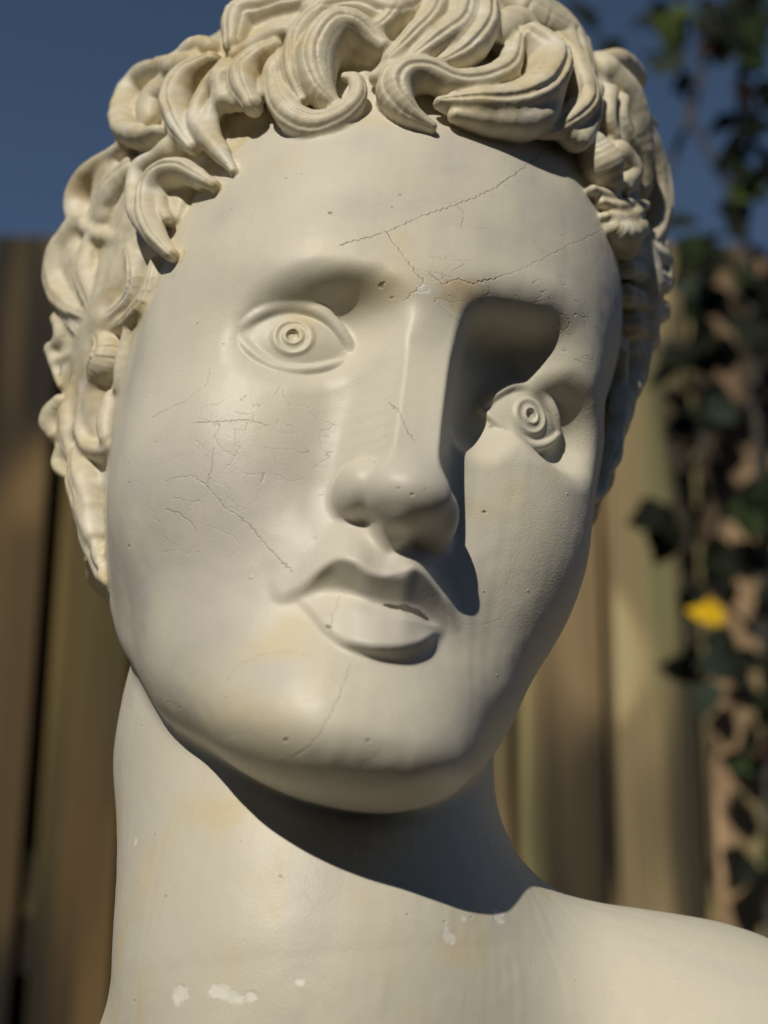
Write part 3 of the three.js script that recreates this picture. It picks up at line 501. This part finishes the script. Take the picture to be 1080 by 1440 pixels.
{
  const h0 = 2.2, B = N * h0, t0 = Date.now(); let nb = 0;
  const visit = (x, y, z, h, from, lev = 0) => {
    const b = N * h, half = b * 0.866 * 1.15, cx = x + b / 2, cy = y + b / 2, cz = z + b / 2, act = [];
    const reach = (k) => (k && k <= 3 ? half * 1.05 + k + 2 : half * 1.6 + k + 7);
    let d = 1e9;
    for (const o of from) {
      let v, f = o.f;
      if (f.n > 1) { const [w, pick] = f.near(cx, cy, cz, half * 1.4); v = w; if (v < reach(o.k)) f = pick(); } else v = f(cx, cy, cz);
      d = o.sub ? smax(d, -v, o.k) : smin(d, v, o.k); if (v < reach(o.k)) act.push(f === o.f ? o : { ...o, f });
    }
    if (Math.abs(d) > half * 1.6 + 2 || !act.length) return;
    if (lev < 2 && lev < (lev ? LEVEL(cx, cy, cz) : LEVEL(cx, cy, cz) || LEVEL(cx, cy, cz + b / 2))) { for (let c = 0; c < 8; c++) visit(x + (c & 1) * b / 2, y + ((c >> 1) & 1) * b / 2, z + (c >> 2) * b / 2, h / 2, act, lev + 1); return; }
    nb++; block(x, y, z, h, act, lev < 2 ? [+(LEVEL(cx + b, cy, cz) > lev), +(LEVEL(cx, cy + b, cz) > lev), +(LEVEL(cx, cy, cz + b) > lev)] : [0, 0, 0]);
  };
  for (let z = -150; z < 140; z += B) for (let y = -330; y < 170; y += B) for (let x = -230; x < 250; x += B) visit(x, y, z, h0, ops);
  console.log('blocks', nb, 'ms', Date.now() - t0);
}
//TEX0
// painted plaster: texture laid round the head, 280 mm of arc by 320 mm of height (u in mm of arc, v in mm above the eyes)
const CRACKS = [
  [1.0, [[27,90.7],[15.3,67.2],[9,55.2],[1.3,44.4],[-5.6,36.3],[-11.2,28.4],[-15.2,24.5],[-19.3,21.3]]],
  [1.0, [[-11.2,28.4],[-8.6,22.7],[-6,18.2],[-3.4,14.5],[-4.3,11.3],[-6.2,8.8]]],
  [0.6, [[53.7,82.6],[28.7,49.3],[15.9,30.1],[10.8,24.1]]],
  [1.2, [[10.8,24.1],[6,18.8],[3,18.7],[0,15],[-2.6,17.6]]],
  [0.4, [[-37.4,46.3],[-38.6,31.9],[-39.9,20.8]]],
  [1.0, [[-5.8,-22],[-3.5,-28.3],[-2.5,-31.7],[-0.9,-34.2]]],
  [0.7, [[-41,-14.5],[-40.6,-19.7],[-44.1,-24.3],[-47.7,-25.7],[-52.6,-27.2]]],
  [0.7, [[-42.3,-31.6],[-38.9,-31.2],[-35.5,-30.8],[-31.3,-29.7],[-26.2,-30.5]]],
  [0.7, [[-46,-46.4],[-40.6,-45.3],[-36.8,-47.9],[-36.2,-44.4],[-36.5,-38.2]]],
  [0.8, [[-36.8,-48],[-33,-52.7],[-26.8,-57.2],[-23,-62.3],[-19.7,-65.8],[-17.3,-68.5]]],
  [0.7, [[-45.5,-53.4],[-42.5,-54.3],[-39.5,-56.7],[-37.8,-59.6]]],
  [0.5, [[-26,-98.6],[-23.6,-93.8],[-20,-91.9],[-16.1,-90.8],[-12.1,-91.6]]],
  [0.7, [[-5.1,-92.5],[-5.7,-98.4],[-7.3,-107.5],[-9.3,-113.7],[-11.7,-116.5]]],
  [0.6, [[-8.2,-73.9],[-9.2,-80.3],[-9.3,-84.1]]],
  [0.7, [[-8.9,-40.3],[-7.6,-38.6],[-6.6,-41.6]]],
  [0.7, [[1.3,44.4],[3.2,42.8],[2.9,37.6]]]];

const plasterMaps = (() => {
  const W = 2048, H = 2048, mk = () => { const c = document.createElement('canvas'); c.width = W; c.height = H; return c; };
  const col = mk(), bmp = mk(), c2 = col.getContext('2d'), b2 = bmp.getContext('2d'), X = (u) => (u + 140) / 280 * W, Y = (v) => H - (v + 190) / 320 * H;
  const ci = c2.createImageData(W, H), bi = b2.createImageData(W, H), cd = ci.data, bd = bi.data;
  // noise fields on small lattices, read back smoothly
  const field = (n, m, f) => { const a = new Float32Array(n * m); for (let j = 0; j < m; j++) for (let i = 0; i < n; i++) a[j * n + i] = f(i / n, j / m); return (u, v) => { const x = u * (n - 1), y = v * (m - 1), i = Math.min(n - 2, x | 0), j = Math.min(m - 2, y | 0), s = x - i, t = y - j, o = j * n + i; return (a[o] * (1 - s) + a[o + 1] * s) * (1 - t) + (a[o + n] * (1 - s) + a[o + n + 1] * s) * t; }; };
  const patch = field(256, 256, (u, v) => noise3(u * 5, v * 6, 2) * 0.6 + noise3(u * 14, v * 16, 8) * 0.4);
  const ochre = field(512, 512, (u, v) => sstep(0.15, 0.75, noise3(u * 7, v * 8, 30) * 0.7 + noise3(u * 34, v * 38, 31) * 0.45));
  const grey = field(512, 512, (u, v) => sstep(0.2, 0.8, noise3(u * 6, v * 5, 50) * 0.7 + noise3(u * 30, v * 24, 51) * 0.4));
  const lump = field(512, 512, (u, v) => noise3(u * 40, v * 46, 60) * 0.6 + noise3(u * 100, v * 114, 61) * 0.4);
  const rough = field(256, 256, (u, v) => sstep(-0.1, 0.6, noise3(u * 6, v * 7, 77)));
  const brush = field(1024, 256, (u, v) => noise3(u * 150, v * 14 + 3 * noise3(u * 5, v * 5, 3), 5));
  for (let y = 0; y < H; y++) for (let x = 0; x < W; x++) {
    const u = x / W, v = y / H, i = (y * W + x) * 4, g = hash(x, y, 3) - 0.5, p = patch(u, v), o = ochre(u, v), gr = grey(u, v), fine = hash(x >> 1, y >> 1, 9) - 0.5;
    const k = 1 + 0.035 * p + 0.02 * g + 0.02 * fine - 0.05 * gr;
    cd[i] = 214 * k + 2 * o; cd[i + 1] = (208 - 5 * o) * k; cd[i + 2] = (191 - 20 * o + 5 * gr) * k; cd[i + 3] = 255;
    const r = rough(u, v), b = 150 + 22 * lump(u, v) + (5 + 7 * r) * g + (6 + 9 * r) * fine + 12 * brush(u, v);
    bd[i] = bd[i + 1] = bd[i + 2] = b; bd[i + 3] = 255;
  }
  c2.putImageData(ci, 0, 0); b2.putImageData(bi, 0, 0);
  const stroke = (pts, w, dark, deep) => { // a crack wanders a little and opens unevenly
    for (let i = 0; i + 1 < pts.length; i++) {
      const [u0, v0] = pts[i], [u1, v1] = pts[i + 1], n = Math.max(2, Math.ceil(Math.hypot(u1 - u0, v1 - v0) / 0.7)); let px = X(u0), py = Y(v0);
      for (let k = 1; k <= n; k++) {
        const t = k / n, j = k < n ? 0.28 : 0, x = X(mix(u0, u1, t) + (rnd() - 0.5) * j * 2), y = Y(mix(v0, v1, t) + (rnd() - 0.5) * j * 2), ww = w * (0.55 + 0.9 * rnd());
        for (const [c, s, q] of [[c2, 'rgba(96,84,62,' + dark + ')', ww], [b2, 'rgba(70,70,70,' + deep + ')', ww * 1.5]]) { c.strokeStyle = s; c.lineWidth = q; c.lineCap = 'round'; c.beginPath(); c.moveTo(px, py); c.lineTo(x, y); c.stroke(); }
        px = x; py = y;
      }
    }
  };
  for (const [w, pts] of CRACKS) stroke(pts, 0.8 * w, 0.6 * Math.min(1, w), 0.75);
  const craze = (u, v, r, n, w, dark) => { // a net of hair cracks round one spot
    const P = []; for (let i = 0; i < n; i++) { const a = rnd() * 6.283, q = Math.sqrt(rnd()) * r; P.push([u + Math.cos(a) * q, v + Math.sin(a) * q]); }
    P.forEach((a, i) => { const o = P.map((b, j) => [Math.hypot(a[0] - b[0], a[1] - b[1]), j]).sort((s, t) => s[0] - t[0]); for (const [d, j] of o.slice(1, 3)) if (j > i || rnd() < 0.3) stroke([a, [(a[0] + P[j][0]) / 2 + (rnd() - 0.5) * d * 0.4, (a[1] + P[j][1]) / 2 + (rnd() - 0.5) * d * 0.4], P[j]], w, dark * 0.6, 0.25); });
  };
  craze(-28, -32, 15, 75, 0.7, 0.16); craze(-38, -52, 16, 30, 0.6, 0.13); craze(2, 16, 9, 34, 0.8, 0.22); craze(30, 26, 12, 60, 0.8, 0.16); craze(6, 30, 24, 26, 0.5, 0.12); craze(-30, -100, 16, 20, 0.5, 0.12); craze(0, -120, 30, 24, 0.5, 0.1); craze(22, -60, 18, 24, 0.5, 0.1);
  const blob = (c, u, v, r, fill, n = 16, sq = 1) => { c.fillStyle = fill; c.beginPath(); for (let i = 0; i < n; i++) { const a = i / n * 6.283, q = r * (0.6 + 0.6 * rnd()); c[i ? 'lineTo' : 'moveTo'](X(u + Math.cos(a) * q), Y(v + Math.sin(a) * q * sq)); } c.closePath(); c.fill(); };
  for (const [u, v, r, sq] of [[31.9, -145.2, 1.6, 1.1], [46.9, -135.3, 2.6, 0.6], [35.8, -139.3, 0.8, 1], [-27.8, -167.6, 2.4, 1], [-14.9, -167.5, 3, 0.6], [-11, -167, 2, 0.8], [-0.1, -162, 1.3, 0.7], [-56.6, -129.6, 1, 1.5], [-18.9, -166.5, 1.8, 1]]) { // chips down to the white ground
    for (let k = 0; k < 3; k++) { const du = (rnd() - 0.5) * r * 1.4, dv = (rnd() - 0.5) * r; blob(c2, u + du, v + dv, r * (0.5 + 0.5 * rnd()), 'rgba(236,233,222,0.85)', 14, sq); blob(b2, u + du, v + dv, r * 0.8, 'rgba(110,110,110,0.6)', 12, sq); }
  }
  blob(c2, 3, 14.5, 4.5, 'rgba(200,170,120,0.3)'); blob(c2, 6, 17, 3.5, 'rgba(203,168,112,0.28)'); blob(c2, -3, 12, 1.6, 'rgba(228,226,216,0.7)');
  for (const [u, v, r, d] of [[-22.3, 32.3, 0.7, 1], [19.2, -38.5, 0.7, 1], [27.9, -80.1, 0.5, 0], [-3.6, -50.6, 0.3, 1], [-1.4, -51.6, 0.4, 1], [0.4, -49.8, 0.25, 1], [-13.4, -112.9, 0.6, 1], [-0.8, -110.8, 0.4, 1], [-9.5, -83.3, 0.8, 1], [-10.5, 12.5, 0.9, 1]]) { blob(c2, u, v, r * 0.6, d ? 'rgba(120,106,80,0.55)' : 'rgba(236,234,226,0.8)'); blob(b2, u, v, r * 0.65, d ? 'rgba(20,20,20,0.9)' : 'rgba(255,255,255,0.9)'); }
  for (let k = 0; k < 160; k++) { const u = -100 + rnd() * 200, v = -180 + rnd() * 270, r = 0.15 + 0.3 * rnd() * rnd(); blob(c2, u, v, r, rnd() < 0.6 ? 'rgba(120,108,84,0.35)' : 'rgba(232,229,218,0.4)', 8); blob(b2, u, v, r * 1.2, rnd() < 0.6 ? 'rgba(60,60,60,0.6)' : 'rgba(235,235,235,0.5)', 8); }
  const T = (c, srgb) => { const t = new THREE.CanvasTexture(c); t.wrapS = t.wrapT = THREE.MirroredRepeatWrapping; if (srgb) t.colorSpace = THREE.SRGBColorSpace; t.anisotropy = 8; return t; };
  return { map: T(col, true), bump: T(bmp) };
})();
const hairMap = grainTexture(1024, 1024, (u, v) => { // the curls keep more ochre grime, in grainy patches
  const o = sstep(-0.15, 0.7, noise3(u * 22, v * 25, 130) * 0.6 + noise3(u * 70, v * 80, 131) * 0.4), g = noise3(u * 200, v * 220, 132), w = sstep(0.35, 0.75, noise3(u * 40, v * 46, 133)), k = 1 + 0.035 * g;
  return [(0.83 - 0.03 * o + 0.04 * w) * k, (0.795 - 0.055 * o + 0.05 * w) * k, (0.7 - 0.1 * o + 0.08 * w) * k];
}, true);
const plaster = new THREE.MeshPhysicalMaterial({ map: plasterMaps.map, bumpMap: plasterMaps.bump, bumpScale: 0.0007, roughness: 0.48 });
const hairPlaster = new THREE.MeshPhysicalMaterial({ map: hairMap, bumpMap: plasterMaps.bump, bumpScale: 0.0009, roughness: 0.52 });
//TEX1













const bust = new THREE.Group(); bust.name = 'bust'; scene.add(bust);
tag(bust, 'cream painted plaster bust of a curly-haired youth in front of the fence', 'statue');
bust.position.set(HEAD.x, 0, HEAD.z);
let tris = 0;
function meshOf(id, name, parent, material = plaster) {
  const P = parts.get(id); if (!P) return null;
  const g = new THREE.BufferGeometry(), p = new Float32Array(P.p.length), n = new Float32Array(P.n.length), v = new THREE.Vector3();
  for (let i = 0; i < p.length; i += 3) {
    v.set(P.p[i] / 1000, P.p[i + 1] / 1000, P.p[i + 2] / 1000).applyMatrix4(Rhw).sub(bust.position).toArray(p, i);
    v.set(P.n[i], P.n[i + 1], P.n[i + 2]).transformDirection(Rhw).toArray(n, i);
  }
  const uv = new Float32Array(p.length / 3 * 2);
  for (let i = 0, k = 0; i < p.length; i += 3, k += 2) { uv[k] = (Math.atan2(P.p[i], P.p[i + 2] + 20) * 85 + 140) / 280; uv[k + 1] = (P.p[i + 1] + 190) / 320; }
  g.setAttribute('uv', new THREE.BufferAttribute(uv, 2));
  g.setAttribute('position', new THREE.BufferAttribute(p, 3)); g.setAttribute('normal', new THREE.BufferAttribute(n, 3)); g.setIndex(P.i);
  tris += P.i.length / 3;
  const m = new THREE.Mesh(g, material); m.name = numbered(name); parent.add(m); return m;
}
const body = meshOf(0, 'body', bust);
meshOf(1, 'eye', bust); meshOf(2, 'eye', bust);
const hair = meshOf(3, 'hair', bust, hairPlaster);
for (let i = 0; i < locks; i++) meshOf(LOCK0 + i, 'hair_lock', hair, hairPlaster);
{ // socle under the bust, down to the ground
  const g = new THREE.LatheGeometry([[0, 0.9], [0.1, 0.9], [0.105, 0.83], [0.15, 0.815], [0.16, 0.79], [0.12, 0.77], [0.11, 0.74], [0.13, 0.7], [0.17, 0.69], [0.17, 0.1], [0.2, 0.08], [0.2, 0], [0, 0]].map(([x, y]) => new THREE.Vector2(x, y)).reverse(), 48);
  const m = new THREE.Mesh(g, plaster); m.name = 'socle'; m.position.z = -0.02; bust.add(m);
}
shade(bust);
console.log('triangles', tris);
renderer.render(scene, camera);
